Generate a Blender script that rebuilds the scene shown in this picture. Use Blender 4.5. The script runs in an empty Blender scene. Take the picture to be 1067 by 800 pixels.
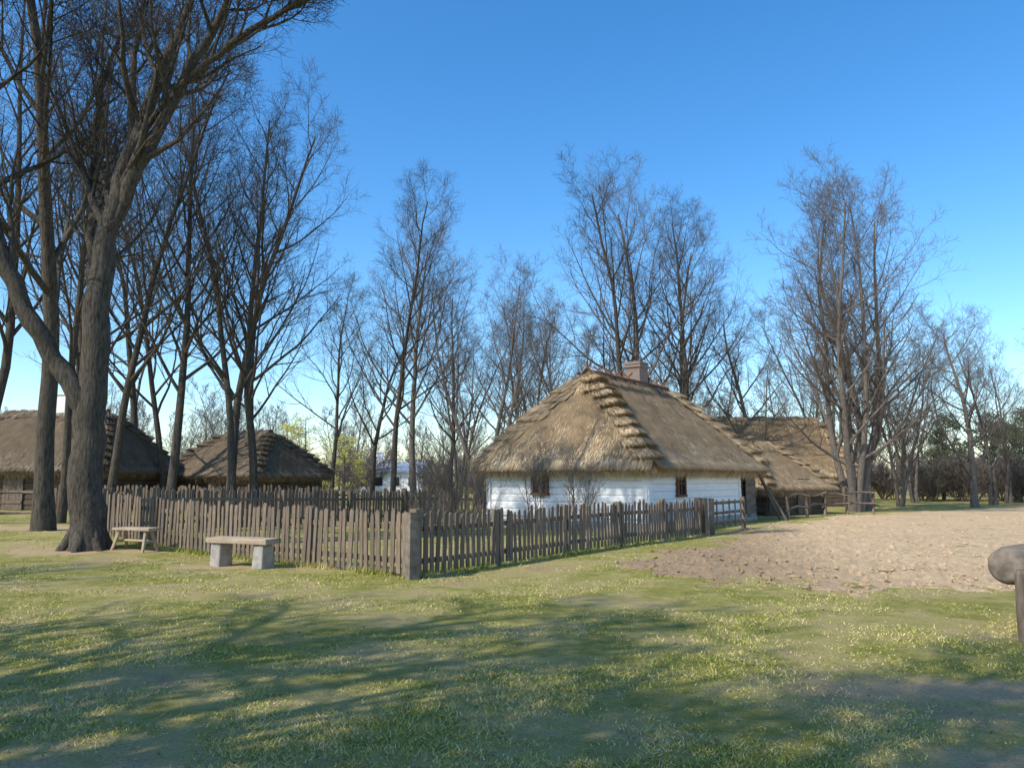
import bpy, math, random
import numpy as np
from mathutils import Vector, Matrix, noise

scene = bpy.context.scene
R = random.Random(7)
NR = np.random.default_rng(11)

# ------------------------------------------------------------------ helpers
def link(o):
    scene.collection.objects.link(o); return o

def mesh_obj(name, V, F, mat=None, smooth=False, uv=None, parent=None):
    me = bpy.data.meshes.new(name)
    me.from_pydata(V, [], F)
    if mat: me.materials.append(mat)
    if smooth: me.polygons.foreach_set('use_smooth', [True]*len(me.polygons))
    if uv is not None:
        l = me.uv_layers.new(name='UVMap')
        vi = np.empty(len(me.loops), dtype=np.int32); me.loops.foreach_get('vertex_index', vi)
        l.data.foreach_set('uv', np.array(uv, dtype=np.float32)[vi].ravel())
    me.update()
    o = link(bpy.data.objects.new(name, me))
    if parent: o.parent = parent
    return o

def tri_mesh(name, verts, mat, parent=None, n=3):
    me = bpy.data.meshes.new(name)
    nv = len(verts); nf = nv//n
    me.vertices.add(nv); me.vertices.foreach_set('co', verts.astype(np.float32).ravel())
    me.loops.add(nv); me.loops.foreach_set('vertex_index', np.arange(nv, dtype=np.int32))
    me.polygons.add(nf); me.polygons.foreach_set('loop_start', np.arange(0, nv, n, dtype=np.int32))
    me.materials.append(mat); me.update(calc_edges=True)
    o = link(bpy.data.objects.new(name, me))
    if parent: o.parent = parent
    return o

def empty(name, loc=(0,0,0), rz=0):
    e = bpy.data.objects.new(name, None); e.location = loc; e.rotation_euler = (0,0,rz)
    e.empty_display_size = 0.3
    return link(e)

class M:
    def __init__(s): s.V=[]; s.F=[]
    def box(s, c, size, rot=None, taper=1.0, jit=0.0):
        b=len(s.V); sx,sy,sz=[k/2 for k in size]
        for z in (-sz,sz):
            t = taper if z>0 else 1
            for x,y in ((-sx,-sy),(sx,-sy),(sx,sy),(-sx,sy)):
                v=Vector((x*t+R.uniform(-jit,jit),y*t+R.uniform(-jit,jit),z+R.uniform(-jit,jit)))
                if rot: v=rot@v
                s.V.append(tuple(v+Vector(c)))
        s.F += [(b,b+3,b+2,b+1),(b+4,b+5,b+6,b+7),(b,b+1,b+5,b+4),(b+1,b+2,b+6,b+5),(b+2,b+3,b+7,b+6),(b+3,b,b+4,b+7)]
    def tube(s, pts, rads, sides=6, cap=True):
        b=len(s.V); n=len(pts)
        for i in range(n):
            if i==0: t=pts[1]-pts[0]
            elif i==n-1: t=pts[i]-pts[i-1]
            else: t=pts[i+1]-pts[i-1]
            t=t.normalized()
            ref=Vector((1,0,0)) if abs(t.x)<0.8 else Vector((0,1,0))
            u=t.cross(ref).normalized(); w=t.cross(u)
            p=pts[i]; r=rads[i]
            for k in range(sides):
                a=2*math.pi*k/sides; ca=math.cos(a)*r; sa=math.sin(a)*r
                s.V.append((p.x+u.x*ca+w.x*sa, p.y+u.y*ca+w.y*sa, p.z+u.z*ca+w.z*sa))
        for i in range(n-1):
            for k in range(sides):
                k2=(k+1)%sides
                s.F.append((b+i*sides+k,b+i*sides+k2,b+(i+1)*sides+k2,b+(i+1)*sides+k))
        if cap and sides>4:
            s.F.append(tuple(b+k for k in range(sides)))
            s.F.append(tuple(b+(n-1)*sides+k for k in reversed(range(sides))))

# ------------------------------------------------------------------ materials
class NT:
    def __init__(s, name):
        s.m=bpy.data.materials.new(name); s.m.use_nodes=True
        s.t=s.m.node_tree; s.b=s.t.nodes['Principled BSDF']
        s.b.inputs['Roughness'].default_value=0.85
        s.b.inputs['Specular IOR Level'].default_value=0.25
    def n(s,typ,**kw):
        nd=s.t.nodes.new(typ)
        for k,v in kw.items(): setattr(nd,k,v)
        return nd
    def l(s,a,b): s.t.links.new(a,b)
    def coord(s,kind='Object',scale=(1,1,1)):
        tc=s.n('ShaderNodeTexCoord'); mp=s.n('ShaderNodeMapping'); mp.inputs['Scale'].default_value=scale
        s.l(tc.outputs[kind],mp.inputs['Vector']); return mp.outputs[0]
    def noise(s,vec,scale,detail=4,rough=0.6,dist=0):
        n=s.n('ShaderNodeTexNoise'); n.inputs['Scale'].default_value=scale; n.inputs['Detail'].default_value=detail
        n.inputs['Roughness'].default_value=rough; n.inputs['Distortion'].default_value=dist
        if vec is not None: s.l(vec,n.inputs['Vector'])
        return n.outputs['Fac']
    def ramp(s,fac,stops):
        r=s.n('ShaderNodeValToRGB'); e=r.color_ramp.elements
        while len(e)<len(stops): e.new(0.5)
        for i,(p,c) in enumerate(stops):
            e[i].position=p; e[i].color=(*c,1) if len(c)==3 else c
        s.l(fac,r.inputs[0]); return r.outputs[0]
    def mix(s,f,a,b,mode='MIX'):
        m=s.n('ShaderNodeMix',data_type='RGBA',blend_type=mode)
        if isinstance(f,(int,float)): m.inputs[0].default_value=f
        else: s.l(f,m.inputs[0])
        for i,x in ((6,a),(7,b)):
            if isinstance(x,tuple): m.inputs[i].default_value=(*x,1)
            else: s.l(x,m.inputs[i])
        return m.outputs[2]
    def math(s,op,a,b=0.0,clamp=False):
        m=s.n('ShaderNodeMath',operation=op); m.use_clamp=clamp
        for i,x in ((0,a),(1,b)):
            if isinstance(x,(int,float)): m.inputs[i].default_value=x
            else: s.l(x,m.inputs[i])
        return m.outputs[0]
    def bump(s,h,strength=0.5,dist=0.02):
        b=s.n('ShaderNodeBump'); b.inputs['Strength'].default_value=strength; b.inputs['Distance'].default_value=dist
        s.l(h,b.inputs['Height']); s.l(b.outputs[0],s.b.inputs['Normal'])
    def col(s,c):
        if isinstance(c,tuple): s.b.inputs['Base Color'].default_value=(*c,1)
        else: s.l(c,s.b.inputs['Base Color'])

def simple(name,c1,c2,scale=6,stretch=(1,1,1),bump=0.4,dist=0.01,rough=0.85):
    t=NT(name); v=t.coord('Object',stretch); f=t.noise(v,scale,5,0.65)
    t.col(t.ramp(f,[(0.3,c1),(0.7,c2)])); t.bump(f,bump,dist); t.b.inputs['Roughness'].default_value=rough
    return t.m

def bark_mat(name,c1,c2,c3):
    t=NT(name); v=t.coord('Object',(1,1,0.18)); f=t.noise(v,22,5,0.7); g=t.noise(t.coord('Object'),1.3,3)
    a=t.ramp(f,[(0.35,c1),(0.62,c2)]); t.col(t.mix(t.math('MULTIPLY',g,0.6),a,c3)); t.bump(f,1.0,0.05)
    t.b.inputs['Roughness'].default_value=0.95; t.b.inputs['Specular IOR Level'].default_value=0.1
    return t.m
BARK=bark_mat('bark_dark',(0.026,0.021,0.017),(0.15,0.125,0.10),(0.085,0.077,0.062))
BARK2=bark_mat('bark_grey',(0.075,0.062,0.052),(0.24,0.20,0.165),(0.185,0.16,0.135))

def thatch_mat(name,a,b,c):
    t=NT(name)
    v=t.coord('UV',(14,0.9,1)); f=t.noise(v,2.2,6,0.75); g=t.noise(t.coord('Object'),0.9,4,0.6); k=t.noise(t.coord('Object'),9,3,0.6)
    col=t.ramp(f,[(0.3,a),(0.55,b),(0.75,c)])
    col=t.mix(t.ramp(g,[(0.4,(0,0,0)),(0.7,(1,1,1))]),col,tuple(x*0.65 for x in b))
    col=t.mix(t.math('MULTIPLY',k,0.3),col,a)
    t.col(col); t.bump(f,1.0,0.04); t.b.inputs['Roughness'].default_value=1; t.b.inputs['Specular IOR Level'].default_value=0.05
    return t.m
THATCH=thatch_mat('thatch',(0.085,0.058,0.034),(0.35,0.25,0.145),(0.56,0.42,0.25))
THATCH_D=thatch_mat('thatch_old',(0.05,0.037,0.025),(0.20,0.15,0.098),(0.35,0.27,0.18))
def straw_mat(name,cols):
    t=NT(name); g=t.n('ShaderNodeNewGeometry')
    big=t.noise(t.coord('Object'),1.1,5,0.65)
    f=t.math('ADD',t.math('MULTIPLY',g.outputs['Random Per Island'],0.6),t.math('MULTIPLY',big,0.6))
    n=len(cols); t.col(t.ramp(f,[(0.2+0.7*i/(n-1),c) for i,c in enumerate(cols)])); t.b.inputs['Roughness'].default_value=0.8
    return t.m
STRAW=straw_mat('straw',[(0.11,0.075,0.043),(0.32,0.228,0.13),(0.53,0.395,0.235),(0.72,0.58,0.38)])
STRAW_D=straw_mat('straw_old',[(0.05,0.037,0.025),(0.15,0.112,0.073),(0.28,0.213,0.14),(0.44,0.35,0.24)])
WHITE=simple('whitewash',(0.77,0.775,0.78),(0.89,0.89,0.89),3.5,(1,1,2.5),0.35,0.012,0.9)
WOOD=simple('weathered_wood',(0.08,0.06,0.045),(0.25,0.19,0.14),9,(1,1,0.25),0.6,0.01)
WOODL=simple('wood_light',(0.28,0.215,0.15),(0.50,0.40,0.29),9,(0.4,1,1),0.5,0.008)
WOODW=simple('wall_wood',(0.05,0.036,0.025),(0.14,0.10,0.07),6,(0.3,0.3,2.5),0.6,0.02)
WOODR=simple('window_wood',(0.11,0.055,0.035),(0.20,0.105,0.065),12,(1,1,0.3),0.4,0.005)
GREYW=simple('grey_wood',(0.10,0.08,0.062),(0.27,0.22,0.17),7,(0.3,1,1),0.8,0.015)
STONE=simple('stone',(0.24,0.22,0.195),(0.44,0.41,0.36),7,(1,1,1),0.9,0.03)
def picket_mat():
    t=NT('picket_wood'); v=t.coord('Object',(1,1,0.12)); f=t.noise(v,30,5,0.7); g=t.n('ShaderNodeNewGeometry')
    a=t.ramp(f,[(0.3,(0.10,0.072,0.052)),(0.72,(0.33,0.25,0.18))])
    b=t.mix(t.math('MULTIPLY',g.outputs['Random Per Island'],0.8),a,(0.115,0.09,0.068))
    t.col(b); t.bump(f,0.6,0.008); return t.m
PICKET=picket_mat()
def glass_mat():
    t=NT('window_glass'); t.col((0.02,0.025,0.03)); t.b.inputs['Roughness'].default_value=0.08; t.b.inputs['Specular IOR Level'].default_value=0.5; return t.m
GLASS=glass_mat()
def brick_mat():
    t=NT('chimney_brick'); tc=t.coord('Object'); b=t.n('ShaderNodeTexBrick'); t.l(tc,b.inputs['Vector'])
    mp=b.inputs['Vector'].links[0].from_node; mp.inputs['Rotation'].default_value=(math.radians(90),0,0)
    b.inputs['Scale'].default_value=1; b.inputs['Brick Width'].default_value=0.25; b.inputs['Row Height'].default_value=0.075; b.inputs['Mortar Size'].default_value=0.009
    b.inputs['Color1'].default_value=(0.20,0.12,0.085,1); b.inputs['Color2'].default_value=(0.29,0.20,0.155,1); b.inputs['Mortar'].default_value=(0.35,0.33,0.3,1)
    n=t.noise(t.coord('Object'),6,4); t.col(t.mix(t.math('MULTIPLY',n,0.7),b.outputs['Color'],(0.14,0.12,0.10))); t.bump(b.outputs['Fac'],-0.4,0.01); return t.m
BRICK=brick_mat()

# ------------------------------------------------------------------ terrain
def ss(t): t=np.clip(t,0,1); return t*t*(3-2*t)
def h(x,y):
    x=np.asarray(x,float); y=np.asarray(y,float)
    return 0.22*ss((-x-3)/7)*ss((y-13)/8)+0.03*np.sin(x*0.5+1)*np.sin(y*0.4)*ss((60-np.hypot(x,y))/30)
def hz(x,y): return float(h(x,y))

FIELD=[(1.9,14.4),(3.6,12.5),(5.2,11.5),(8,10.9),(16,9.6),(44,9),(46,44),(31,47),(14,34),(9.2,27),(6.0,21.2),(3.6,17.4)]
def sdist(px,py,poly):
    px=np.asarray(px,float); py=np.asarray(py,float)
    d=np.full(px.shape,1e9); inside=np.zeros(px.shape,bool)
    n=len(poly)
    for i in range(n):
        x1,y1=poly[i]; x2,y2=poly[(i+1)%n]
        ex,ey=x2-x1,y2-y1
        t=np.clip(((px-x1)*ex+(py-y1)*ey)/(ex*ex+ey*ey),0,1)
        d=np.minimum(d,np.hypot(px-x1-t*ex,py-y1-t*ey))
        c=((y1>py)!=(y2>py)) & (px<(x2-x1)*(py-y1)/((y2-y1) if y2!=y1 else 1e-9)+x1)
        inside^=c
    return np.where(inside,d,-d)

DIRT=[(3.5,6.1,1.5,0.5),(4.6,5.3,1.4,0.6),(-2.9,4.4,1.0,0.5),(-14,22.5,4.5,1.6),(-5.2,14.3,1.3,0.4),(-8.3,16.7,1.1,0.4),(-9.4,16.6,1.5,0.9),(2.9,4.5,0.6,0.35),(-3.3,14.5,1.6,0.3)]

def ground_mat():
    t=NT('grass_ground'); o=t.coord('Object')
    sep=t.n('ShaderNodeSeparateXYZ'); t.l(o,sep.inputs[0]); X,Y=sep.outputs[0],sep.outputs[1]
    f1=t.noise(o,0.55,6,0.7,0.4); f2=t.noise(o,3.0,5,0.7); f3=t.noise(o,40,4,0.8)
    g=t.ramp(f2,[(0.3,(0.20,0.21,0.048)),(0.5,(0.325,0.305,0.08)),(0.72,(0.50,0.41,0.165))])
    g=t.mix(t.ramp(f1,[(0.45,(0,0,0)),(0.58,(0.9,0.9,0.9))]),g,(0.52,0.42,0.185))
    g=t.mix(t.ramp(f1,[(0.56,(0,0,0)),(0.66,(0.9,0.9,0.9))]),g,(0.42,0.305,0.17))
    g=t.mix(t.ramp(f3,[(0.32,(0.6,0.6,0.6)),(0.5,(0,0,0))]),g,(0.12,0.115,0.04))
    dn=t.noise(o,1.6,6,0.75)
    mask=None
    for (x,y,rx,ry) in DIRT:
        a=t.math('DIVIDE',t.math('SUBTRACT',X,x),rx); b=t.math('DIVIDE',t.math('SUBTRACT',Y,y),ry)
        d=t.math('SQRT',t.math('ADD',t.math('MULTIPLY',a,a),t.math('MULTIPLY',b,b)))
        m=t.math('SUBTRACT',1.0,d)
        mask=m if mask is None else t.math('MAXIMUM',mask,m)
    mask=t.math('ADD',t.math('MAXIMUM',mask,-0.8),t.math('MULTIPLY',t.math('SUBTRACT',dn,0.5),3.0))
    mk=t.ramp(mask,[(0.05,(0,0,0)),(0.55,(1,1,1))])
    dirt=t.ramp(f3,[(0.3,(0.37,0.262,0.14)),(0.7,(0.68,0.505,0.29))])
    t.col(t.mix(mk,g,dirt)); t.bump(f3,0.9,0.05); t.b.inputs['Roughness'].default_value=1; t.b.inputs['Specular IOR Level'].default_value=0.1
    return t.m
xs=np.sinh(np.linspace(-1,1,261)*5.5)/math.sinh(5.5)*700
ys=np.sinh(np.linspace(-1,1,261)*5.5)/math.sinh(5.5)*700+8
gx,gy=np.meshgrid(xs,ys,indexing='xy'); gz=h(gx,gy)
V=np.stack([gx,gy,gz],-1).reshape(-1,3).tolist(); n=261
F=[(j*n+i,j*n+i+1,(j+1)*n+i+1,(j+1)*n+i) for j in range(n-1) for i in range(n-1)]
mesh_obj('ground',V,F,ground_mat(),smooth=True)

def field_mat():
    t=NT('tilled_soil'); o=t.coord('Object')
    sep=t.n('ShaderNodeSeparateXYZ'); t.l(o,sep.inputs[0])
    f=t.noise(o,7,7,0.8); f2=t.noise(o,0.35,5,0.65); f3=t.noise(o,38,4,0.8)
    c=t.ramp(f,[(0.28,(0.41,0.285,0.16)),(0.48,(0.63,0.46,0.275)),(0.7,(0.75,0.57,0.36))])
    k=t.math('ADD',t.math('MULTIPLY',t.math('SUBTRACT',t.math('ADD',sep.outputs[0],t.math('MULTIPLY',sep.outputs[1],-0.25)),0.7),0.30),t.math('MULTIPLY',t.math('SUBTRACT',f2,0.5),1.8))
    c=t.mix(t.ramp(k,[(0.0,(0.65,0.65,0.65)),(0.75,(0,0,0))]),c,(0.27,0.185,0.115))
    c=t.mix(t.ramp(f2,[(0.5,(0,0,0)),(0.66,(0.4,0.4,0.4))]),c,(0.43,0.305,0.18))
    c=t.mix(t.ramp(f3,[(0.32,(0.45,0.45,0.45)),(0.5,(0,0,0))]),c,(0.25,0.17,0.10))
    t.col(c); t.bump(f3,0.8,0.06); t.b.inputs['Roughness'].default_value=1; t.b.inputs['Specular IOR Level'].default_value=0.05
    return t.m
FM=field_mat()
fx=[];x=0.3
while x<48: fx.append(x); x+=0.085+0.004*max(0,x-6)
fy=[];y=8.0
while y<50: fy.append(y); y+=0.085+0.008*(y-8)
fx=np.array(fx); fy=np.array(fy); nx,ny=len(fx),len(fy)
GX,GY=np.meshgrid(fx,fy,indexing='xy'); SD=sdist(GX,GY,FIELD); HZ=h(GX,GY)
def edge(px,py,sd): return sd+1.1*noise.noise(Vector((px*0.6,py*0.6,3)))+0.6*noise.noise(Vector((px*2.2,py*2.2,9)))+0.3*noise.noise(Vector((px*6,py*6,4)))
V=[]
for j in range(ny):
    for i in range(nx):
        px,py=GX[j,i],GY[j,i]; sd=SD[j,i]
        if sd<-1.7: V.append((px,py,HZ[j,i]-0.2)); continue
        e=edge(px,py,sd)
        fade=max(.45,min(1,1.3-(px-py*.25)*.11))
        c=(abs(noise.noise(Vector((px*4,py*4,1))))*0.09+max(0,noise.noise(Vector((px*8,py*8,5))))*0.075)*fade+0.04*noise.noise(Vector((px*1.3,py*1.3,7)))
        V.append((px,py,HZ[j,i]+min(0.01,e*0.10)+c*min(1,max(0,e*0.8+0.2))))
F=[(j*nx+i,j*nx+i+1,(j+1)*nx+i+1,(j+1)*nx+i) for j in range(ny-1) for i in range(nx-1) if SD[j,i]>-1.6]
mesh_obj('tilled_field',V,F,FM,smooth=False)
N=7000
d=1/NR.uniform(1/34,1/9.5,N); x=d*NR.uniform(0.1,0.95,N); y=d; sd=sdist(x,y,FIELD)
ed=np.array([edge(a,b,c) for a,b,c in zip(x,y,sd)]); ok=ed>NR.uniform(-.35,.3,N); x,y=x[ok],y[ok]; N=len(x)
z=h(x,y)+NR.uniform(0.0,0.05,N); s=NR.gamma(2.2,0.009,N)+0.007
oc=np.array([(1,0,0),(0,1,0),(-1,0,0),(0,-1,0),(0,0,.8),(0,0,-.6)],float); fi=[(0,1,4),(1,2,4),(2,3,4),(3,0,4),(1,0,5),(2,1,5),(3,2,5),(0,3,5)]
vv=oc[None]*s[:,None,None]*NR.uniform(.6,1.4,(N,6,1))+NR.normal(0,.2,(N,6,3))*s[:,None,None]+np.stack([x,y,z],-1)[:,None,:]
tri_mesh('soil_clods',vv[:,np.array(fi).ravel(),:].reshape(-1,3),FM)

def grass_mat():
    t=NT('grass_blades'); g=t.n('ShaderNodeNewGeometry'); big=t.noise(t.coord('Object'),0.55,6,0.7,0.4)
    f=t.math('ADD',t.math('MULTIPLY',g.outputs['Random Per Island'],0.42),t.math('MULTIPLY',big,1.0))
    t.col(t.ramp(f,[(0.35,(0.15,0.195,0.026)),(0.56,(0.29,0.315,0.055)),(0.72,(0.46,0.42,0.11)),(0.88,(0.64,0.53,0.25))]))
    t.b.inputs['Roughness'].default_value=0.7; t.b.inputs['Specular IOR Level'].default_value=0.1
    return t.m
GM=grass_mat()
N=340000
d=1/NR.uniform(1/30,1/2.7,N); ang=NR.uniform(-0.95,0.95,N); x=d*ang; y=d
sd=sdist(x,y,FIELD); ok=sd<1.3
ix=np.where(ok&(sd>-1.7))[0]
for i in ix:
    if edge(x[i],y[i],sd[i])>R.gauss(0.05,0.22): ok[i]=False
for (cx,cy,rx,ry) in DIRT:
    q=np.hypot((x-cx)/rx,(y-cy)/ry); ok&=~((q<1.35)&(NR.uniform(0,1,N)<0.9*(1.4-q)+0.2))
cl=np.array([noise.noise(Vector((a*1.2,b*1.2,0.5)))+0.6*noise.noise(Vector((a*5,b*5,2))) for a,b in zip(x,y)])
ok&=(cl*1.6+0.15>NR.uniform(-0.35,0.6,N))
x,y,d,cl=x[ok],y[ok],d[ok],cl[ok]; N=len(x); z=h(x,y)-0.004
a=NR.uniform(0,2*math.pi,N); w=0.0024+0.0006*d; H=NR.uniform(0.008,0.026,N)*(1+0.6*cl)+0.0003*d
lx,ly=NR.normal(0,0.9,N)*H,NR.normal(0,0.9,N)*H
P=np.stack([np.stack([x-np.cos(a)*w,y-np.sin(a)*w,z],-1),np.stack([x+np.cos(a)*w,y+np.sin(a)*w,z],-1),np.stack([x+lx,y+ly,z+H],-1)],1).reshape(-1,3)
C0=(-1.65,12.9); PR=(5.48,22.5); PL=(-10.15,19.2)
Q=[]
for (p,q,n_) in ((PL,C0,5000),(C0,PR,5000)):
    t_=NR.uniform(0,1,n_); bx=p[0]+(q[0]-p[0])*t_+NR.normal(0,.09,n_); by=p[1]+(q[1]-p[1])*t_+NR.normal(0,.09,n_)
    kk=np.array([noise.noise(Vector((a_*2.5,b_*2.5,8))) for a_,b_ in zip(bx,by)])>-0.1+NR.uniform(-.2,.2,n_)
    bx,by=bx[kk],by[kk]; n2=len(bx); hh=NR.uniform(.04,.16,n2); a_=NR.uniform(0,6.28,n2); bz=h(bx,by); ww=.006
    Q.append(np.stack([np.stack([bx-np.cos(a_)*ww,by-np.sin(a_)*ww,bz],-1),np.stack([bx+np.cos(a_)*ww,by+np.sin(a_)*ww,bz],-1),np.stack([bx+NR.normal(0,.35,n2)*hh,by+NR.normal(0,.35,n2)*hh,bz+hh],-1)],1).reshape(-1,3))
tri_mesh('grass',np.concatenate([P]+Q),GM)

LIT=simple('dry_leaves',(0.16,0.10,0.06),(0.42,0.30,0.19),20)
N=5500
d=1/NR.uniform(1/20,1/2.8,N); x=d*NR.uniform(-0.9,0.9,N); y=d; z=h(x,y)+0.015; s=NR.uniform(0.006,0.020,N); a=NR.uniform(0,6.28,N)
ca,sa=np.cos(a)*s,np.sin(a)*s; t1,t2=NR.normal(0,.3,N)*s,NR.normal(0,.3,N)*s
P=np.stack([np.stack([x-ca,y-sa,z+t1],-1),np.stack([x+sa*.5,y-ca*.5,z-t1],-1),np.stack([x+ca,y+sa,z+t2],-1),np.stack([x-sa*.5,y+ca*.5,z],-1)],1).reshape(-1,3)
tri_mesh('leaf_litter',P,LIT,n=4)

# ------------------------------------------------------------------ trees
SIDES=[12,7,5,3,3,3]; SEGS=[14,8,5,4,2,2]
def perp(d,az):
    ref=Vector((0,0,1)) if abs(d.z)<0.95 else Vector((1,0,0))
    u=d.cross(ref).normalized(); w=d.cross(u)
    return u*math.cos(az)+w*math.sin(az)
def spawn(m,pts,rads,L,lvl,P,rng):
    if lvl>=P['max']: return
    nc=P['n'][lvl]; nc=max(1,int(nc*rng.uniform(0.8,1.2)))
    t0=P['t0'][lvl]; az=rng.uniform(0,6.28); n=len(pts)-1
    for k in range(nc):
        t=t0+(1-t0)*(k+rng.uniform(0.1,0.9))/nc
        f=t*n; i=min(n-1,int(f)); q=f-i
        p=pts[i].lerp(pts[i+1],q); r=rads[i]*(1-q)+rads[i+1]*q
        d=(pts[i+1]-pts[i]).normalized(); az+=2.4+rng.uniform(-0.5,0.5)
        a=math.radians(P['ang'][lvl]*rng.uniform(0.65,1.3))
        dd=(d*math.cos(a)+perp(d,az)*math.sin(a)).normalized()
        if dd.z<-0.15 and lvl<3: dd.z=abs(dd.z)*0.3; dd.normalize()
        cl=L*P['len'][lvl]*(1-P['fall'][lvl]*(t-t0)/(1-t0))*rng.uniform(0.7,1.25)
        if lvl>=2: cl=max(cl,0.35)
        cr=max(P['rmin'],min(r*0.85,r*P['rr'][lvl]+0.002))
        branch(m,p,dd,cl,cr,lvl+1,P,rng)
def branch(m,p,d,L,r,lvl,P,rng):
    n=SEGS[lvl]; step=L/n; pts=[p.copy()]; rads=[r]
    w=P['wan'][lvl]; up=P['up'][lvl]
    for i in range(n):
        d=(d+Vector((rng.gauss(0,w),rng.gauss(0,w),rng.gauss(0,w)*0.7+up))).normalized()
        p=p+d*step; pts.append(p); rads.append(max(P['rmin']*0.7,r*(1-(i+1)/n*0.82)))
    if lvl==0:
        rads[0]*=1.35
    m.tube(pts,rads,SIDES[lvl],cap=False)
    spawn(m,pts,rads,L,lvl,P,rng)
BASEP=dict(max=4,n=[18,9,6,5],t0=[0.24,0.2,0.15,0.15],ang=[46,42,42,42],len=[0.44,0.46,0.42,0.5],fall=[0.66,0.55,0.4,0.3],
      rr=[0.5,0.5,0.5,0.55],wan=[0.05,0.10,0.14,0.16,0.16],up=[0.04,0.11,0.08,0.06,0.05],rmin=0.0058)
def PP(**k):
    p=dict(BASEP); p.update(k); return p
def make_tree(name,seed,H,r0,P,stems=1,lean=0.0,mat=BARK,spread=0.35):
    rng=random.Random(seed); m=M()
    for s in range(stems):
        a=rng.uniform(0,1.0)+s*2.4
        if stems==1: d=Vector((rng.gauss(0,lean),rng.gauss(0,lean),1)).normalized(); p=Vector((0,0,-0.25)); hh=H
        else: d=Vector((math.cos(a)*spread*rng.uniform(.5,1),math.sin(a)*spread*rng.uniform(.5,1),1)).normalized(); p=Vector((math.cos(a)*r0*0.8,math.sin(a)*r0*0.8,-0.25)); hh=H*rng.uniform(0.8,1)
        branch(m,p,d,hh,r0*rng.uniform(.85,1),0,P,rng)
    me=bpy.data.meshes.new(name); me.from_pydata(m.V,[],m.F); me.materials.append(mat)
    me.polygons.foreach_set('use_smooth',[True]*len(me.polygons)); me.update()
    return me
def put(me,name,x,y,s=1.0,rz=0.0,sz=None,parent=None,z=None):
    o=bpy.data.objects.new(name,me); o.location=(x,y,hz(x,y) if z is None else z); o.rotation_euler=(0,0,rz); o.scale=(s,s,sz or s)
    if parent: o.parent=parent
    return link(o)

TALL=PP(n=[20,8,6,5],ang=[42,42,42,42],len=[0.37,0.48,0.44,0.5],t0=[0.25,.2,.15,.15],up=[.04,.13,.09,.06,.05],rmin=.0052)
tA=make_tree('tree_tall_a',1,18,0.22,TALL,lean=0.05)
tB=make_tree('tree_tall_b',2,18,0.20,TALL,lean=0.08)
tC=make_tree('tree_tall_c',3,18,0.24,PP(n=[19,9,6,5],ang=[46,42,42,42],len=[0.43,.48,.42,.5],t0=[.26,.2,.15,.15]),lean=0.05)
tK=make_tree('tree_round_k',22,17,0.24,PP(n=[22,9,7,5],ang=[46,42,42,42],len=[0.46,.48,.42,.5],fall=[.6,.5,.4,.3],t0=[.28,.2,.15,.15]),lean=0.04,mat=BARK2)
tD=make_tree('tree_mid_d',4,14,0.17,PP(n=[15,8,6,4]),stems=2,mat=BARK2,spread=0.2)
tE=make_tree('tree_mid_e',5,14,0.15,PP(n=[13,8,6,4],ang=[40,42,42,42]),stems=3,mat=BARK2,spread=0.28)
tF=make_tree('tree_wide_f',16,15.5,0.20,PP(n=[15,9,6,5],ang=[48,44,42,42],len=[0.42,.5,.46,.5],fall=[.6,.5,.4,.3],t0=[0.16,.2,.15,.15],up=[.045,.09,.08,.06,.05],rmin=.006),stems=5,mat=BARK2,spread=0.42)
tG=make_tree('tree_wide_g',8,13.5,0.25,PP(n=[20,9,7,5],ang=[54,44,42,42],len=[0.52,0.46,0.44,0.5],t0=[0.16,.2,.15,.15]),mat=BARK2,lean=0.05)
tH=make_tree('tree_heavy_h',14,15,0.38,PP(n=[16,8,6,4],ang=[50,46,44,42],len=[0.5,0.55,0.5,0.5],t0=[0.2,.2,.15,.15],rr=[.68,.70,.68,.6],rmin=.015),lean=0.05)
LOWP=PP(max=3,n=[16,9,8],t0=[0.15,.15,.1],ang=[46,42,42],len=[.45,.48,.5],rmin=0.02)
tL1=make_tree('far_tree_a',31,14,0.18,LOWP,stems=2,mat=BARK2,spread=.2)
tL2=make_tree('far_tree_b',32,14,0.2,LOWP,mat=BARK2,lean=.05)
tL3=make_tree('far_tree_c',33,13,0.16,LOWP,stems=3,mat=BARK2,spread=.3)
tS=make_tree('shrub_mass',9,5,0.04,PP(max=2,n=[12,10],t0=[0.1,.1],ang=[32,38],len=[.45,.5],rmin=0.016),stems=10,mat=BARK2,spread=0.6)
tY=make_tree('yard_shrub',10,2.2,0.016,PP(max=3,n=[7,4,3],t0=[0.2,.1,.1],ang=[26,32,38],len=[.45,.5,.5],rmin=0.003),stems=7,mat=BARK2,spread=0.4)
tZ=make_tree('yard_sapling',12,2.4,0.024,PP(max=3,n=[8,5,3],t0=[0.3,.1,.1],ang=[32,34,40],len=[.42,.5,.5],rmin=0.003),stems=3,mat=BARK2,spread=0.35)

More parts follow.
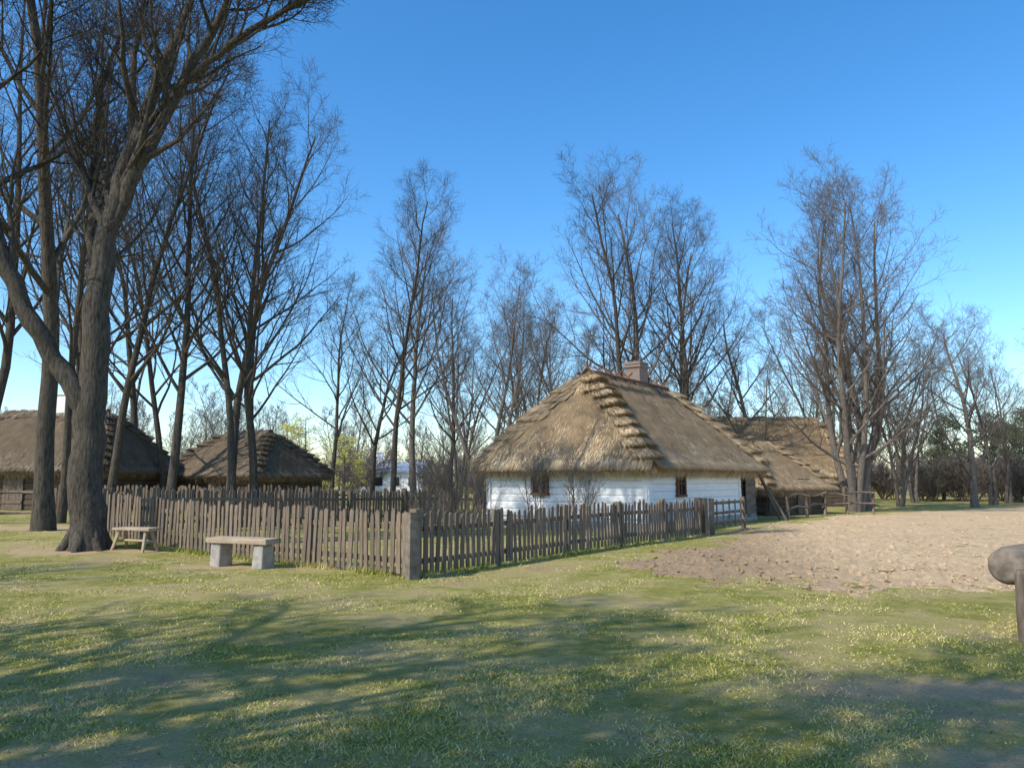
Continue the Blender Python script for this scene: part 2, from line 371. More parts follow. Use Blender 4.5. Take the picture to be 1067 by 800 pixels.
def hero():
    rng=random.Random(21); m=M()
    P=PP(rmin=0.0052,ang=[48,42,42,40])
    def limb(co,ra,t0=0.3,nn=14,ln=0.36,sides=12):
        pts=[Vector(c) for c in co]
        sp=[];sr=[]
        for i in range(len(pts)-1):
            p0=pts[max(0,i-1)];p1=pts[i];p2=pts[i+1];p3=pts[min(len(pts)-1,i+2)]
            for k in range(4):
                t=k/4
                sp.append(0.5*((2*p1)+(p2-p0)*t+(2*p0-5*p1+4*p2-p3)*t*t+(3*p1-p0-3*p2+p3)*t**3)+Vector((rng.gauss(0,.03),rng.gauss(0,.03),0)))
                sr.append((ra[i]*(1-t)+ra[i+1]*t)*rng.uniform(.94,1.06))
        sp.append(pts[-1]);sr.append(ra[-1])
        m.tube(sp,sr,sides,cap=False)
        L=sum((sp[i+1]-sp[i]).length for i in range(len(sp)-1))
        Q=dict(P); Q['n']=[nn,9,6,5]; Q['t0']=[t0,.2,.15,.15]; Q['len']=[ln,.5,.46,.5]
        spawn(m,sp,sr,L,0,Q,rng)
    limb([(0,0,-.3),(0.02,0,0.25),(-.12,0,1.5),(-.15,0.05,3.3),(-.18,.1,5.9),(0,.15,7.5),(.4,.2,9.3),(.95,.3,11.4),(1.4,.4,12.9),(1.7,.5,15.5)],
         [.55,.39,.335,.315,.25,.215,.175,.13,.095,.03],0.5,15,0.28,16)
    limb([(-.15,0,2.7),(-.42,-.05,3.4),(-1.05,-.2,4.4),(-1.65,-.4,5.5),(-2.25,-.5,7.0),(-2.6,-.6,8.9),(-2.85,-.7,10.8),(-2.8,-.8,12.9),(-3,-.9,15)],
         [.18,.22,.20,.185,.165,.14,.115,.08,.03],0.4,12,0.30)
    limb([(-.05,.1,7.2),(.65,.0,8.6),(1.35,-.2,10.05),(2.05,-.3,11.4),(2.7,-.4,12.7),(3.4,-.5,14.5)],[.14,.155,.125,.105,.08,.03],0.2,12,0.42)
    limb([(1.5,-.2,10.4),(2.6,-.6,11.1),(3.6,-.8,11.7),(4.7,-1,12.2),(6.2,-1.2,12.9)],[.08,.078,.062,.048,.015],0.1,14,0.42,8)
    limb([(-.15,.05,4.6),(-.5,.4,6.2),(-.9,.8,8.2),(-1.0,1.1,10.5),(-.7,1.3,13)],[.12,.12,.10,.08,.03],0.25,11,0.36,8)
    limb([(0.35,.2,9.0),(.1,.6,10.6),(-.1,.9,12.4),(.1,1,14.5)],[.1,.09,.07,.02],0.2,9,0.4,8)
    for k in range(7):
        a=k*0.9+0.3; m.tube([Vector((math.cos(a)*.22,math.sin(a)*.22,.5)),Vector((math.cos(a)*.36,math.sin(a)*.36,.15)),Vector((math.cos(a)*.6,math.sin(a)*.6,-.12))],[.11,.13,.06],7,cap=False)
    o=mesh_obj('bare_tree',m.V,m.F,BARK,smooth=True); o.location=(-9.25,17,hz(-9.25,17)); return o
hero()
T=[
 (tC,-12.6,21,1.12,0.5,1.15),
 (tA,-17.5,25.5,0.95,2.0,1.05),(tB,-15.9,30.5,1.0,1.0,1.05),(tA,-13.2,30,0.95,3.6,1.02),(tC,-12.4,34,0.95,2.2,0.98),
 (tB,-10.7,30,0.9,4.0,0.98),(tA,-10.1,30.6,0.9,5.2,0.92),(tC,-20.5,36,1.0,4.4,1.0),(tB,-17.5,39,1.0,5.4,1.0),
 (tA,-14.8,44,1.05,0.4,1.0),(tB,-11.6,50,0.9,2.9,0.85),(tC,-22,45,1.1,0.3,1.1),(tB,-14.5,25,0.8,0.3,0.95),
 (tB,-7.0,45,1.05,0.2,0.98),(tK,-5.9,46.5,0.9,1.7,0.95),(tC,-9.8,54,0.85,2.7,0.75),(tA,-4.2,52,.9,1,.8),
 (tE,-1.4,42,1.0,0.3,0.98),(tD,0.9,52,1.0,1.4,1.0),(tD,3.5,58,1.0,3.0,1.05),(tE,5.2,50,0.9,2.5,0.85),(tE,-3.9,56,.9,5,.9),(tE,2.0,47,.9,4,.85),
 (tC,6.7,45,1.0,0.1,1.03),(tK,7.4,46,1.0,4.1,1.08),(tA,9.8,45,1.1,2.6,0.95),(tK,10.6,47,0.85,1.0,0.95),(tD,12.5,54,0.95,0.7,0.75),(tD,10.8,60,1,2,.9),(tE,15,62,1,3,.9),
 (tF,17.2,39,1.0,0.9,1.02),(tG,18.6,40.5,1.05,1.9,1.05),(tG,15.4,49,.9,2,.9),(tE,21,50,.9,2,.95),
 (tE,23.5,47,0.8,4.1,0.75),(tG,27.4,46,0.9,0.9,0.82),(tD,31,50,0.9,2.4,0.78),(tG,31.4,44,0.8,3.9,0.75),(tE,24.5,56,0.8,0.9,0.8),
 (tE,28,54,.8,1,.75),(tD,34.5,54,.85,3,.75),(tE,22.5,60,.9,1,.8),
 # trees standing to the left of and behind the viewpoint, whose shadows cross the lawn
 (tH,-9.6,-0.6,0.9,0.6,0.85),(tH,-7.3,-2.6,0.85,1.9,0.85),(tH,-12.3,0.6,0.9,4.0,0.9),(tH,-11.2,-3.4,0.95,3.0,0.95),(tH,-8.6,-4.0,0.9,5.0,1.0),(tH,-6.2,-1.9,0.8,2.6,0.8),(tC,-18.5,7.0,0.8,0.4,0.8),
]
for (me,x,y,s,rz,sz) in T: put(me,'bare_tree',x,y,s,rz,sz)

dt=empty('distant_trees')
for i in range(64):
    a=-0.85+1.7*i/63+R.uniform(-.012,.012); dd=R.uniform(85,125)
    put(R.choice([tL1,tL2,tL3]),'distant_tree',dd*math.sin(a),dd*math.cos(a),R.uniform(.6,.95),R.uniform(0,6),parent=dt,z=0)
for i in range(100):
    a=-0.85+1.7*i/99+R.uniform(-.012,.012); dd=R.uniform(78,98)
    s=R.uniform(.7,1.1); put(tS,'distant_shrub',dd*math.sin(a),dd*math.cos(a),s*1.3,R.uniform(0,6),s,parent=dt,z=0)
for i in range(26):
    a=0.36+0.36*i/25+R.uniform(-.012,.012); dd=R.uniform(64,74)
    s=R.uniform(.5,.8); put(tS,'distant_shrub',dd*math.sin(a),dd*math.cos(a),s*1.5,R.uniform(0,6),s,parent=dt,z=0)

def leaf_mat(name,a,b):
    t=NT(name); g=t.n('ShaderNodeNewGeometry'); t.col(t.ramp(g.outputs['Random Per Island'],[(0,a),(1,b)])); return t.m
PINE=leaf_mat('pine_needles',(0.035,0.06,0.028),(0.11,0.155,0.06)); SPR=leaf_mat('spring_leaves',(0.40,0.40,0.08),(0.66,0.60,0.18))
def crown(name,x,y,H,W,mat,conic,seed,n=5000,ls=0.12):
    rg=np.random.default_rng(seed)
    e=empty(name,(x,y,hz(x,y))); m=M(); rr=random.Random(seed)
    m.tube([Vector((0,0,-.2)),Vector((.05,0,H*.5)),Vector((0,0,H*.97))],[.16,.1,.02],8)
    C=[]
    for k in range(52):
        t=rr.uniform(0.1,1)**0.85; a=rr.uniform(0,6.28)
        rad=W*((1-t)*0.95+0.08 if conic else math.sin(math.pi*(0.12+0.86*t))**0.6)*rr.uniform(.45,1)
        p=Vector((math.cos(a)*rad,math.sin(a)*rad,H*t)); C.append((p,W*rr.uniform(.16,.32)))
        m.tube([Vector((0,0,max(.2,H*t-rad*.35))),p],[.035,.01],4)
    mesh_obj('trunk',m.V,m.F,BARK2,parent=e)
    pts=[]
    per=n//len(C)
    for (p,r) in C:
        q=rg.normal(0,0.5,(per,3))*r*np.array([1,1,.5])+np.array(p); pts.append(q)
    q=np.concatenate(pts); k=len(q); s=ls
    P=(q[:,None,:]+rg.normal(0,s,(k,3,3))*0.8).reshape(-1,3); P[:,2]=np.maximum(P[:,2],.05)
    tri_mesh('foliage',P,mat,parent=e); return e
for i,(x,y,H,W) in enumerate([(34.5,62,5.6,1.7),(38,61,6.8,1.9),(41,63,6.0,1.9),(44,66,7.6,2.2),(39.5,70,7.4,2.2)]):
    crown('pine_tree',x,y,H,W,PINE,i%3!=1,40+i,4600,.09)
for i,(x,y,H,W) in enumerate([(-17.2,64,6.6,2.6),(-14.6,67,5.2,2.2),(-19.6,67,6.2,2.6)]): crown('willow_tree',x,y,H,W,SPR,False,60+i,3800,.055)

for (me,x,y,s,r) in [(tY,-2.1,22.5,1.25,0),(tY,-1.5,23.2,1.2,2),(tZ,0.7,23.6,1.2,1),(tZ,1.9,22.2,1.1,3),(tZ,2.05,22.4,0.9,0.5),(tY,-0.9,25.6,1.0,4),(tY,-2.8,24,1.2,1)]:
    put(me,'bare_shrub',x,y,s,r)

# ------------------------------------------------------------------ thatched buildings
def nz(p,s,o=0): return noise.noise(Vector((p[0]*s+o,p[1]*s,p[2]*s)))
def straws(name,quads,density,mat,parent,L=(0.2,0.42),w=0.011,lift=0.05,seed=1):
    rg=np.random.default_rng(seed); out=[]
    for (a,b,c,dv,dens) in quads:
        a,b,c,dv=[np.array(k,float) for k in (a,b,c,dv)]
        area=np.linalg.norm(np.cross(b-a,dv-a))*0.5+np.linalg.norm(np.cross(b-c,dv-c))*0.5
        n=int(area*density*dens)
        if n<1: continue
        wb=np.linalg.norm(b-a); wt=np.linalg.norm(c-dv)
        v=rg.uniform(0,1,n*2); keep=rg.uniform(0,max(wb,wt,1e-6),n*2)<(wb*(1-v)+wt*v); v=v[keep][:n]; n=len(v); u=rg.uniform(0,1,n)
        p=(a*(1-u)[:,None]+b*u[:,None])*(1-v)[:,None]+(dv*(1-u)[:,None]+c*u[:,None])*v[:,None]
        nrm=np.cross(b-a,((c+dv)/2-(a+b)/2)); nrm/=np.linalg.norm(nrm)+1e-9
        if nrm[2]<0: nrm=-nrm
        side=(b-a)/(wb+1e-9); down=-(((c+dv)/2-(a+b)/2)); down/=np.linalg.norm(down)+1e-9
        ll=rg.uniform(L[0],L[1],n)[:,None]
        dr=down+side*rg.normal(0,0.16,n)[:,None]
        p=p+nrm*rg.uniform(0.0,0.05,n)[:,None]; tip=p+dr*ll+nrm*(rg.uniform(-0.02,lift,n)[:,None])
        ww=rg.uniform(.5,1.4,n)[:,None]*w
        out.append(np.stack([p-side*ww,p+side*ww,tip],1).reshape(-1,3))
    tri_mesh(name,np.concatenate(out),mat,parent=parent)

def thatched_roof(parent,Lx,Wy,ze,zr,inset,o,mat,smat,density,steps=9,step_thick=0.16,seed=0,thick=0.26,step_w=0.6):
    c=[Vector((-o,-o,ze)),Vector((Lx+o,-o,ze)),Vector((Lx+o,Wy+o,ze)),Vector((-o,Wy+o,ze))]
    r0=Vector((inset,Wy/2,zr)); r1=Vector((Lx-inset,Wy/2,zr))
    faces=[(c[0],c[1],r1,r0),(c[1],c[2],r1,r1),(c[2],c[3],r0,r1),(c[3],c[0],r0,r0)]
    V=[];F=[];UV=[]
    for (a,b,t1,t0) in faces:
        nu=max(8,int((b-a).length/0.14)); sl=((t0+t1)/2-(a+b)/2).length; nv=int(sl/0.09); base=len(V)
        for j in range(nv+1):
            v=j/nv
            for i in range(nu+1):
                u=i/nu; p=(a.lerp(b,u)).lerp(t0.lerp(t1,u),v)
                cr=(v*sl/0.5+0.3*nz(p,0.6,4))%1
                dz=0.11*nz(p,0.9,seed)+0.06*nz(p,3.3,seed)+0.035*nz(p,9)+0.025*(1-cr)+0.10*math.sin(math.pi*v)
                if j==0: dz-=0.02+0.09*abs(nz(p,2.5))
                V.append((p.x,p.y,p.z+dz)); UV.append((u*(b-a).length,v*sl))
        for j in range(nv):
            for i in range(nu):
                k=base+j*(nu+1)+i; F.append((k,k+1,k+nu+2,k+nu+1))
    def ring(off,z): return [Vector((-off,-off,z)),Vector((Lx+off,-off,z)),Vector((Lx+off,Wy+off,z)),Vector((-off,Wy+off,z))]
    ra=ring(o,ze+0.03); rb=ring(o-0.10,ze-thick); rc=ring(-0.1,ze-thick+0.35)
    for (q0,q1) in ((ra,rb),(rb,rc)):
        for k in range(4):
            a,b=q0[k],q0[(k+1)%4]; a2,b2=q1[k],q1[(k+1)%4]; nn=max(6,int((a-b).length/0.15)); base=len(V)
            for i in range(nn+1):
                u=i/nn; p=a.lerp(b,u); q=a2.lerp(b2,u)
                V.append(tuple(p)); UV.append((u*(b-a).length,0)); V.append((q.x,q.y,q.z+0.05*nz(q,3))); UV.append((u*(b-a).length,.3))
            for i in range(nn): k2=base+2*i; F.append((k2,k2+1,k2+3,k2+2))
    mesh_obj('roof',V,F,mat,smooth=True,uv=UV,parent=parent)
    quads=[(a,b,t1,t0,1.0) for (a,b,t1,t0) in faces]
    for (a,b,t1,t0) in faces:
        q=[a.lerp(t0,0.035),b.lerp(t1,0.035)]; quads.append((a,b,q[1],q[0],6.0))
    for k in range(4): quads.append((rb[k],rb[(k+1)%4],ra[(k+1)%4],ra[k],3.0))
    SV=M(); rr=random.Random(seed+5)
    for k in range(4):
        C=c[k]; Pk=r0 if k in (0,3) else r1
        e1=(c[(k+1)%4]-C).normalized(); e2=(c[(k-1)%4]-C).normalized()
        sl=Pk-C
        def nrm(e):
            n=e.cross(sl).normalized(); return n if n.z>0 else -n
        n1,n2=nrm(e1),nrm(e2); nm=(n1+n2).normalized()
        hipw=Wy+2*o
        for s in range(steps):
            t=0.03+0.9*(s+rr.uniform(-.12,.12))/steps; t=max(.02,t); dt_=0.9/steps*1.25
            w=step_w*rr.uniform(.75,1.2); wmax=0.46*(1-t)*hipw
            th=step_thick*rr.uniform(.7,1.2)*(0.5 if k==3 else 1)
            hl=C+sl*t; hu=C+sl*min(.99,t+dt_)
            wA=min(w*rr.uniform(.85,1.15),wmax); wB=min(w*rr.uniform(.85,1.15),wmax)
            dn=-sl.normalized()
            def row(P0,lift,sc,dd=0):
                return [P0+e1*wA*sc+n1*lift*0.2-dn*dd*2.4, P0+e1*wA*sc*.75+n1*lift*.75-dn*dd*1.2, P0+e1*wA*sc*.38+n1*lift*.98-dn*dd*.3, P0+nm*lift*1.1, P0+e2*wB*sc*.38+n2*lift*.98-dn*dd*.3, P0+e2*wB*sc*.75+n2*lift*.75-dn*dd*1.2, P0+e2*wB*sc+n2*lift*0.2-dn*dd*2.4]
            lo=row(hl+dn*.08,th,1,.07); bo=row(hl+dn*.02,-0.03,.95,.07); mid=row(hl.lerp(hu,.45),th*.65,.97,.03); hi=row(hu,-0.01,.85)
            b=len(SV.V)
            for rowp in (bo,lo,mid,hi):
                for p in rowp: SV.V.append(tuple(p+Vector((0,0,0.09*math.sin(math.pi*t)+0.04*nz(p,6)))))
            for q in range(3):
                for i in range(6): SV.F.append((b+q*7+i,b+q*7+i+1,b+q*7+7+i+1,b+q*7+7+i))
            for side in (0,6): SV.F.append((b+side,b+7+side,b+14+side,b+21+side))
            up=Vector((0,0,0.09*math.sin(math.pi*t)))
            for i in range(6):
                quads.append((mid[i]+up,mid[i+1]+up,hi[i+1]+up,hi[i]+up,1.5))
                quads.append((lo[i].lerp(mid[i],.15)+up,lo[i+1].lerp(mid[i+1],.15)+up,mid[i+1]+up,mid[i]+up,1.5))
    mesh_obj('hip_steps',SV.V,SV.F,mat,smooth=False,uv=[(v[0]+v[1],v[2]) for v in SV.V],parent=parent)
    rc_=M(); n=int((r1-r0).length/0.2)+2
    rc_.tube([r0.lerp(r1,i/n)+Vector((0,rr.uniform(-.03,.03),-0.05+rr.uniform(-.05,.05))) for i in range(n+1)],[0.17*rr.uniform(.8,1.2) for _ in range(n+1)],8)
    mesh_obj('ridge_cap',rc_.V,rc_.F,mat,smooth=True,uv=[(v[0]*.1,v[1]) for v in rc_.V],parent=parent)
    for sg in (-1,1):
        a=r0+Vector((0,sg*.45,-.45*(zr-ze)/(Wy/2+o)+.12)); b=r1+Vector((0,sg*.45,-.45*(zr-ze)/(Wy/2+o)+.12))
        quads.append((a,b,r1+Vector((0,0,.12)),r0+Vector((0,0,.12)),2.5))
    straws('straw_layer',quads,density,smat,parent,seed=seed+3)
    return r0,r1

def log_walls(parent,name,x0,x1,Wy,z0,z1,mat,lh=0.24,th=0.16,ends=True,seed=0):
    m=M(); rr=random.Random(seed); n=max(3,round((z1-z0)/lh)); lh=(z1-z0)/n
    def prism(p,q,nx_,ny_,z):
        prof=[(-th/2,-.5),(th*.38,-.49),(th*.5,-.36),(th*.54,0),(th*.5,.36),(th*.38,.49),(-th/2,.5)]
        b=len(m.V); j=rr.uniform(-.006,.006)
        ns=6
        for s in range(ns+1):
            t=s/ns; wob=rr.uniform(-.004,.004)
            for (o_,zz) in prof: m.V.append((p[0]+(q[0]-p[0])*t+nx_*(o_+j+wob),p[1]+(q[1]-p[1])*t+ny_*(o_+j+wob),z+zz*lh*0.985))
        k=len(prof)
        for s in range(ns):
            for i in range(k): m.F.append((b+s*k+i,b+s*k+(i+1)%k,b+(s+1)*k+(i+1)%k,b+(s+1)*k+i))
        m.F.append(tuple(b+i for i in range(k))); m.F.append(tuple(b+ns*k+i for i in reversed(range(k))))
    ex=0.14 if ends else 0
    for i in range(n):
        z=z0+lh*(i+.5)
        prism((x0-ex+rr.uniform(-.02,.02),0),(x1+ex,0),0,-1,z)
        prism((x1+ex,Wy),(x0-ex,Wy),0,1,z)
        z+=lh*0.5*(1 if i<n-1 else 0.02)
        prism((x0,-ex+rr.uniform(-.02,.02)),(x0,Wy+ex),-1,0,z); prism((x1,Wy+ex),(x1,-ex),1,0,z)
    m.box(((x0+x1)/2,Wy/2,(z0+z1)/2),(x1-x0,Wy,z1-z0-.01))
    return mesh_obj(name,m.V,m.F,mat,parent=parent)

def window(parent,origin,axis,nrm,w,hh,z):
    ax=Vector(axis); nn=Vector(nrm); o=Vector(origin)
    rot=Matrix((ax,-nn,Vector((0,0,1)))).transposed()
    fr=M()
    for sx in (-1,1): fr.box(o+ax*sx*(w/2+.04)+nn*.03+Vector((0,0,z)),(.08,.12,hh+.16),rot)
    for sz in (-1,1): fr.box(o+nn*.034+Vector((0,0,z+sz*(hh/2+.04))),(w+.22,.14,.08),rot)
    fr.box(o+nn*.02+Vector((0,0,z)),(.045,.08,hh),rot); fr.box(o+nn*.018+Vector((0,0,z+hh*.1)),(w,.07,.04),rot)
    mesh_obj('window_frame',fr.V,fr.F,WOODR,parent=parent)
    g=M(); g.box(o+Vector((0,0,z)),(w,.05,hh),rot); mesh_obj('window_pane',g.V,g.F,GLASS,parent=parent)

PHI=math.atan2(.807,.59)
cot=empty('thatched_cottage',(4.17,24.0,0),PHI)
log_walls(cot,'white_walls',0,7.85,6.1,0.25,2.2,WHITE,seed=1)
log_walls(cot,'annex_walls',8.02,9.5,5.9,0.1,2.15,WOODW,seed=2,ends=False)
f=M()
for i in range(26):
    f.box((i*.37+.1,-.06+R.uniform(-.03,.03),.1),(.36,.3,.34),Matrix.Rotation(R.uniform(-.1,.1),3,'Z'),jit=.03)
for i in range(16):
    f.box((-.06+R.uniform(-.03,.03),i*.39+.1,.1),(.3,.37,.34),jit=.03)
mesh_obj('stone_footing',f.V,f.F,STONE,parent=cot)
thatched_roof(cot,9.5,6.1,2.12,5.4,1.7,0.52,THATCH,STRAW,450,steps=9,step_thick=0.30,seed=3,step_w=0.66)
window(cot,(2.3,-.09,0),(1,0,0),(0,-1,0),.5,.62,1.42)
window(cot,(-.09,3.9,0),(0,-1,0),(-1,0,0),.5,.68,1.5)
ch=M(); cx=5.5
ch.box((cx,3.05,5.5),(.72,.62,1.3)); ch.box((cx,3.05,6.04),(.84,.74,.09)); ch.box((cx,3.05,6.17),(.78,.68,.10))
mesh_obj('chimney',ch.V,ch.F,BRICK,parent=cot)
rp=M(); sl=(5.4-2.12)/(3.05+.52)
for sg in (-1,1):
    rp.tube([Vector((1.5+i*.88,3.05+sg*.33,5.4-.33*sl+.27+R.uniform(-.02,.02))) for i in range(8)],[.05]*8,7)
    for i in range(9):
        x=1.65+i*.78+R.uniform(-.08,.08)
        if abs(x-cx)<.5: continue
        rp.tube([Vector((x+sg*.05,3.05-sg*.16,5.4+.33)),Vector((x+sg*.05,3.05+sg*.62,5.4-.62*sl+.2))],[.035,.04],6)
mesh_obj('ridge_poles',rp.V,rp.F,WOODR,parent=cot)
dm=M()
for i in range(7): dm.box((8.35+i*.155,-.20,1.0),(.14,.04,1.7+R.uniform(-.03,.03)))
for z in (.5,1.5): dm.box((8.8,-.235,z),(1.05,.03,.1))
mesh_obj('plank_door',dm.V,dm.F,GREYW,parent=cot)
br=M(); br.tube([Vector((9.4,-1.4,0)),Vector((9.3,-.3,2.0))],[.06,.05],7); br.tube([Vector((9.9,-1.0,0)),Vector((9.5,-.2,2.1))],[.05,.045],7)
mesh_obj('leaning_brace',br.V,br.F,WOOD,parent=cot)

def building(name,x,y,rz,Lx,Wy,zw,ze,zr,inset,o,mat,smat,dens,steps,seed,wall=WOODW,z=0.0,sw=.6,door=True):
    e=empty(name,(x,y,z),rz)
    log_walls(e,'walls',0,Lx,Wy,0.0,zw,wall,seed=seed)
    thatched_roof(e,Lx,Wy,ze,zr,inset,o,mat,smat,dens,steps=steps,seed=seed,step_w=sw,step_thick=.22)
    if door:
        d_=M()
        for i in range(6): d_.box((Lx*.5+i*.16,-.13,.85),(.15,.05,1.6))
        d_.box((Lx*.5+.4,-.17,.4),(.9,.03,.1)); d_.box((Lx*.5+.4,-.17,1.3),(.9,.03,.1))
        mesh_obj('door',d_.V,d_.F,WOOD,parent=e)
    return e
building('thatched_barn',12.0,46,0.04,8.2,6.5,1.9,1.85,5.5,0.35,.5,THATCH,STRAW,130,8,11)
building('thatched_shed',11.3,34.3,PHI-0.35,4.0,3.8,1.3,1.3,3.3,1.3,.45,THATCH,STRAW,200,7,13,sw=.5)
cl=building('log_cottage',-27.2,35.5,-0.08,8.6,6,2.0,1.9,4.75,1.6,.6,THATCH_D,STRAW_D,130,8,15,z=.2)
c2=M(); c2.box((4.6,3,5.0),(.7,.6,1.2)); c2.box((4.6,3,5.63),(.82,.72,.1)); mesh_obj('chimney',c2.V,c2.F,WHITE,parent=cl)
building('log_barn',-18.3,41.5,-0.45,5.9,5.0,1.8,1.7,3.95,1.3,.55,THATCH_D,STRAW_D,150,8,17,z=.2)

wb=empty('white_building',(-17.5,84,0),0.1)
m=M(); m.box((3.9,3,1.2),(7.8,6,2.4)); mesh_obj('walls',m.V,m.F,WHITE,parent=wb)
MET=simple('metal_roof',(0.22,0.26,0.32),(0.32,0.37,0.43),3,rough=0.4)
m=M(); m.V+=[(-.4,-.4,2.41),(8.2,-.4,2.41),(8.2,6.4,2.41),(-.4,6.4,2.41),(-.4,3,3.6),(8.2,3,3.6)]; m.F+=[(0,1,5,4),(2,3,4,5),(0,4,3),(1,2,5),(0,3,2,1)]
mesh_obj('roof',m.V,m.F,MET,parent=wb)
m=M()
for i in range(4): m.box((1.2+i*1.8,-.02,1.4),(.8,.08,.9))
mesh_obj('windows',m.V,m.F,GLASS,parent=wb)
m=M(); m.box((2.9,2.6,3.9),(.7,.6,1.4)); m.box((2.9,2.6,4.65),(.85,.75,.12)); mesh_obj('chimney',m.V,m.F,WHITE,parent=wb)

# ------------------------------------------------------------------ fences
def picket_fence(p0,p1,H,post=2.6,seed=0,rails_in=1,name='picket_fence'):
    rr=random.Random(seed); m=M(); a=Vector((*p0,0)); b=Vector((*p1,0)); L=(b-a).length; u=(b-a).normalized(); nn=Vector((u.y,-u.x,0))*rails_in
    ang=math.atan2(u.y,u.x); s=0.0
    while s<L:
        c=a+u*s; w=rr.uniform(.07,.105); hh=H*rr.uniform(.93,1.045); z0=hz(c.x,c.y)+rr.uniform(.03,.07)
        tilt=Matrix.Rotation(ang,3,'Z')@Matrix.Rotation(rr.gauss(0,.022),3,'Y')@Matrix.Rotation(rr.gauss(0,.014),3,'X')
        t=.022; sh=rr.uniform(.03,.055); pk=rr.uniform(-.012,.012)
        pr=[(-w/2,0),(w/2,0),(w/2,hh-sh),(pk+.018,hh),(pk-.018,hh),(-w/2,hh-sh)]
        base=len(m.V)
        for yy in (-t/2,t/2):
            for (x_,z_) in pr:
                v=tilt@Vector((x_,yy,z_)); m.V.append((c.x+v.x,c.y+v.y,z0+v.z))
        k=6; m.F.append(tuple(base+i for i in range(k))); m.F.append(tuple(base+k+i for i in reversed(range(k))))
        for i in range(k): j=(i+1)%k; m.F.append((base+i,base+k+i,base+k+j,base+j))
        s+=w+rr.uniform(.045,.08)
    rot=Matrix.Rotation(ang,3,'Z'); n=int(round(L/post))
    for i in range(n+1):
        c=a+u*(L*i/n)-nn*.09; z=hz(c.x,c.y); hh=H+.06+rr.uniform(-.02,.05)
        m.box((c.x,c.y,z+hh/2-.1),(.14,.14,hh+.2),rot@Matrix.Rotation(rr.gauss(0,.015),3,'X'),jit=.006)
    for f_ in (.25,.78):
        for i in range(n):
            c0=a+u*(L*i/n)-nn*.045; c1=a+u*(L*(i+1)/n)-nn*.045
            z0=hz(c0.x,c0.y)+H*f_; z1=hz(c1.x,c1.y)+H*f_; mid=(c0+c1)/2
            m.box((mid.x,mid.y,(z0+z1)/2),((c1-c0).length-.004,.05,.085),rot@Matrix.Rotation(-math.atan2(z1-z0,(c1-c0).length),3,'Y'))
    return mesh_obj(name,m.V,m.F,PICKET)
picket_fence(PL,C0,1.04,seed=1,rails_in=1)
picket_fence(C0,PR,1.0,seed=2,rails_in=1)
picket_fence(PL,(-4.0,28.6),1.1,seed=3,rails_in=-1)
picket_fence((-4.0,28.6),(-1.0,28.0),1.15,seed=4)
picket_fence((-19.0,31.5),(-2.4,31.6),1.1,seed=5)
m=M(); m.box((0,0,.5),(.17,.17,1.14),Matrix.Rotation(.65,3,'Z'),taper=.96,jit=.01); o=mesh_obj('fence_post',m.V,m.F,GREYW); o.location=(C0[0]+.02,C0[1]-.12,0)
m=M(); m.box((0,0,.5),(.15,.15,1.15),Matrix.Rotation(.65,3,'Z'),taper=.96,jit=.008); o=mesh_obj('fence_post',m.V,m.F,WOOD); o.location=(PR[0]+.1,PR[1]+.05,0)

def rail_fence(name,pts,H,seed,rails=(0.45,0.9)):
    rr=random.Random(seed); m=M()
    for i,(x,y) in enumerate(pts):
        z=hz(x,y); m.tube([Vector((x,y,z-.2)),Vector((x+rr.uniform(-.12,.12),y,z+H*rr.uniform(.85,1.25)))],[.07,.055],7)
        if i:
            x0,y0=pts[i-1]; z0=hz(x0,y0)
            for r_ in rails:
                mid=Vector(((x+x0)/2,(y+y0)/2,(z+z0)/2+H*r_+rr.uniform(-.1,.1)))
                m.tube([Vector((x0-.1,y0-.07,z0+H*r_+rr.uniform(-.1,.1))),mid,Vector((x+.1,y-.07,z+H*r_+rr.uniform(-.1,.1)))],[.05,.045,.04],6)
    return mesh_obj(name,m.V,m.F,WOOD,smooth=True)
rail_fence('rail_fence',[(11.2,31.5),(12.6,33.2),(13.9,34.6),(15.2,35.3),(16.6,35.8)],1.05,3)
rail_fence('rail_fence',[(-18.5,24.2),(-16.6,24.4),(-14.9,24.8)],1.0,4,(.4,.9))
m=M()
p0=Vector((5.9,23.0,0)); p1=Vector((7.55,25.4,0)); u=(p1-p0).normalized(); rot=Matrix.Rotation(math.atan2(u.y,u.x),3,'Z')
for t in (0,1): q=p0.lerp(p1,t); m.box((q.x,q.y,.5),(.12,.12,1.1),rot,jit=.01)
for z in (.3,.6,.9): q=(p0+p1)/2; m.box((q.x,q.y,z),((p1-p0).length-.13,.04,.09),rot,jit=.01)
for k in range(5): q=p0.lerp(p1,.12+.19*k); m.box((q.x+.03,q.y-.03,.58),(.07,.025,.85),rot)
mesh_obj('wooden_gate',m.V,m.F,WOOD)

# ------------------------------------------------------------------ benches
def bevel(o,w=.01):
    b=o.modifiers.new('bevel','BEVEL'); b.width=w; b.segments=2; b.limit_method='ANGLE'
b2=empty('plank_bench',(-4.95,14.35,hz(-4.95,14.35)),-.42)
m=M(); m.box((0,0,.475),(1.42,.36,.10),jit=.012); bevel(mesh_obj('seat',m.V,m.F,WOODL,parent=b2),.015)
for i,sx in enumerate((-1,1)):
    m=M(); m.box((sx*.5,0,.2),(.26,.32,.445),taper=.93,jit=.015); bevel(mesh_obj('leg_%d'%(i+1),m.V,m.F,STONE,parent=b2),.03)
b1=empty('trestle_bench',(-8.15,16.9,hz(-8.15,16.9)),-.40)
m=M(); m.box((0,0,.46),(1.12,.34,.06),jit=.008); m.box((0,.19,.452),(1.05,.03,.05)); bevel(mesh_obj('seat',m.V,m.F,WOODL,parent=b1),.01)
m=M()
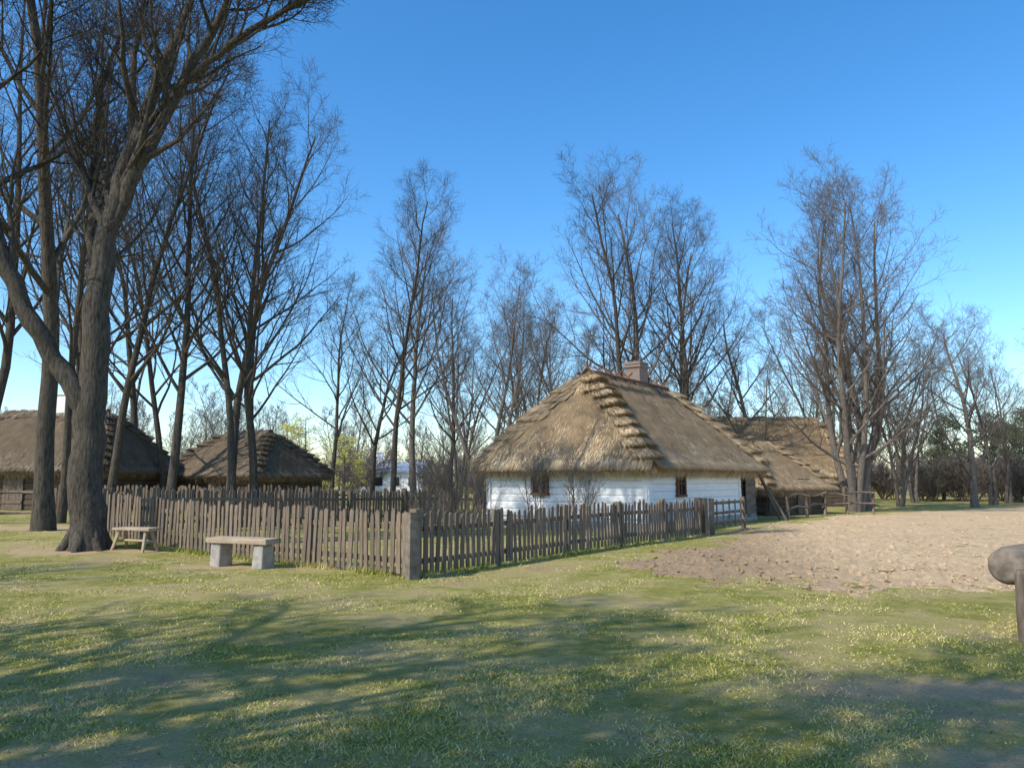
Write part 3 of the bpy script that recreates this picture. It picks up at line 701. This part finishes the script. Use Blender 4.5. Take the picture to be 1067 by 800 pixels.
for sx in (-1,1):
    for sy in (-1,1): m.tube([Vector((sx*.38,sy*.07,.44)),Vector((sx*.46,sy*.20,-.03))],[.04,.034],7)
    m.box((sx*.42,0,.2),(.05,.26,.06))
m.tube([Vector((-.42,0,.21)),Vector((.42,0,.21))],[.025,.025],6)
mesh_obj('legs',m.V,m.F,WOODL,parent=b1)

lg=empty('hitching_log',(5.12,7.9,hz(5.1,8)),0)
m=M(); m.tube([Vector((0,0,-.2)),Vector((0,0,.3)),Vector((.01,0,.66)),Vector((.01,0,.70))],[.075,.07,.068,.05],10); mesh_obj('post',m.V,m.F,WOOD,parent=lg)
m=M(); pts=[Vector((.03,.34,.69)),Vector((.035,.343,.69)),Vector((.045,.35,.69)),Vector((.075,.365,.69)),Vector((.15,.40,.70)),Vector((.33,.49,.71)),Vector((1.0,.77,.72)),Vector((2.0,1.2,.74)),Vector((2.8,1.5,.74))]
m.tube(pts,[.004,.12,.16,.185,.20,.205,.205,.20,.19],18)
mesh_obj('log',m.V,m.F,GREYW,parent=lg,smooth=True)
m=M(); m.tube([Vector((.35,.5,-.2)),Vector((.35,.5,.55))],[.09,.08],9); m.tube([Vector((2.2,1.3,-.2)),Vector((2.2,1.3,.6))],[.09,.08],9); mesh_obj('support',m.V,m.F,WOOD,parent=lg)

# ------------------------------------------------------------------ light, sky, camera
EL=math.radians(44); az=Vector((-.80,-.60,0)).normalized()
sd_=Vector((az.x*math.cos(EL),az.y*math.cos(EL),math.sin(EL)))
L=bpy.data.lights.new('sun','SUN'); L.energy=5.0; L.angle=math.radians(.45); L.color=(1,.94,.83)
lo=link(bpy.data.objects.new('sun',L)); lo.rotation_euler=sd_.to_track_quat('Z','Y').to_euler(); lo.location=(-20,-20,30)
w=bpy.data.worlds.new('World'); scene.world=w; w.use_nodes=True
nt=w.node_tree; bg=nt.nodes['Background']; sk=nt.nodes.new('ShaderNodeTexSky'); sk.sky_type='NISHITA'; sk.sun_disc=False
sk.sun_elevation=EL; sk.sun_rotation=math.atan2(az.x,az.y)%(2*math.pi); sk.air_density=1.02; sk.dust_density=0.6; sk.ozone_density=2.5; sk.altitude=100
hs=nt.nodes.new('ShaderNodeHueSaturation'); hs.inputs['Saturation'].default_value=1.33; hs.inputs['Value'].default_value=1.65
nt.links.new(sk.outputs[0],hs.inputs['Color']); nt.links.new(hs.outputs[0],bg.inputs['Color']); bg.inputs['Strength'].default_value=0.15

cam=bpy.data.cameras.new('camera'); cam.lens=27.0; cam.sensor_width=36; cam.clip_end=3000; cam.clip_start=.05
co=link(bpy.data.objects.new('camera',cam)); co.location=(0,0,1.6); co.rotation_euler=(math.radians(90+7.1),0,0); scene.camera=co
scene.view_settings.view_transform='Standard'; scene.view_settings.look='None'; scene.view_settings.exposure=0
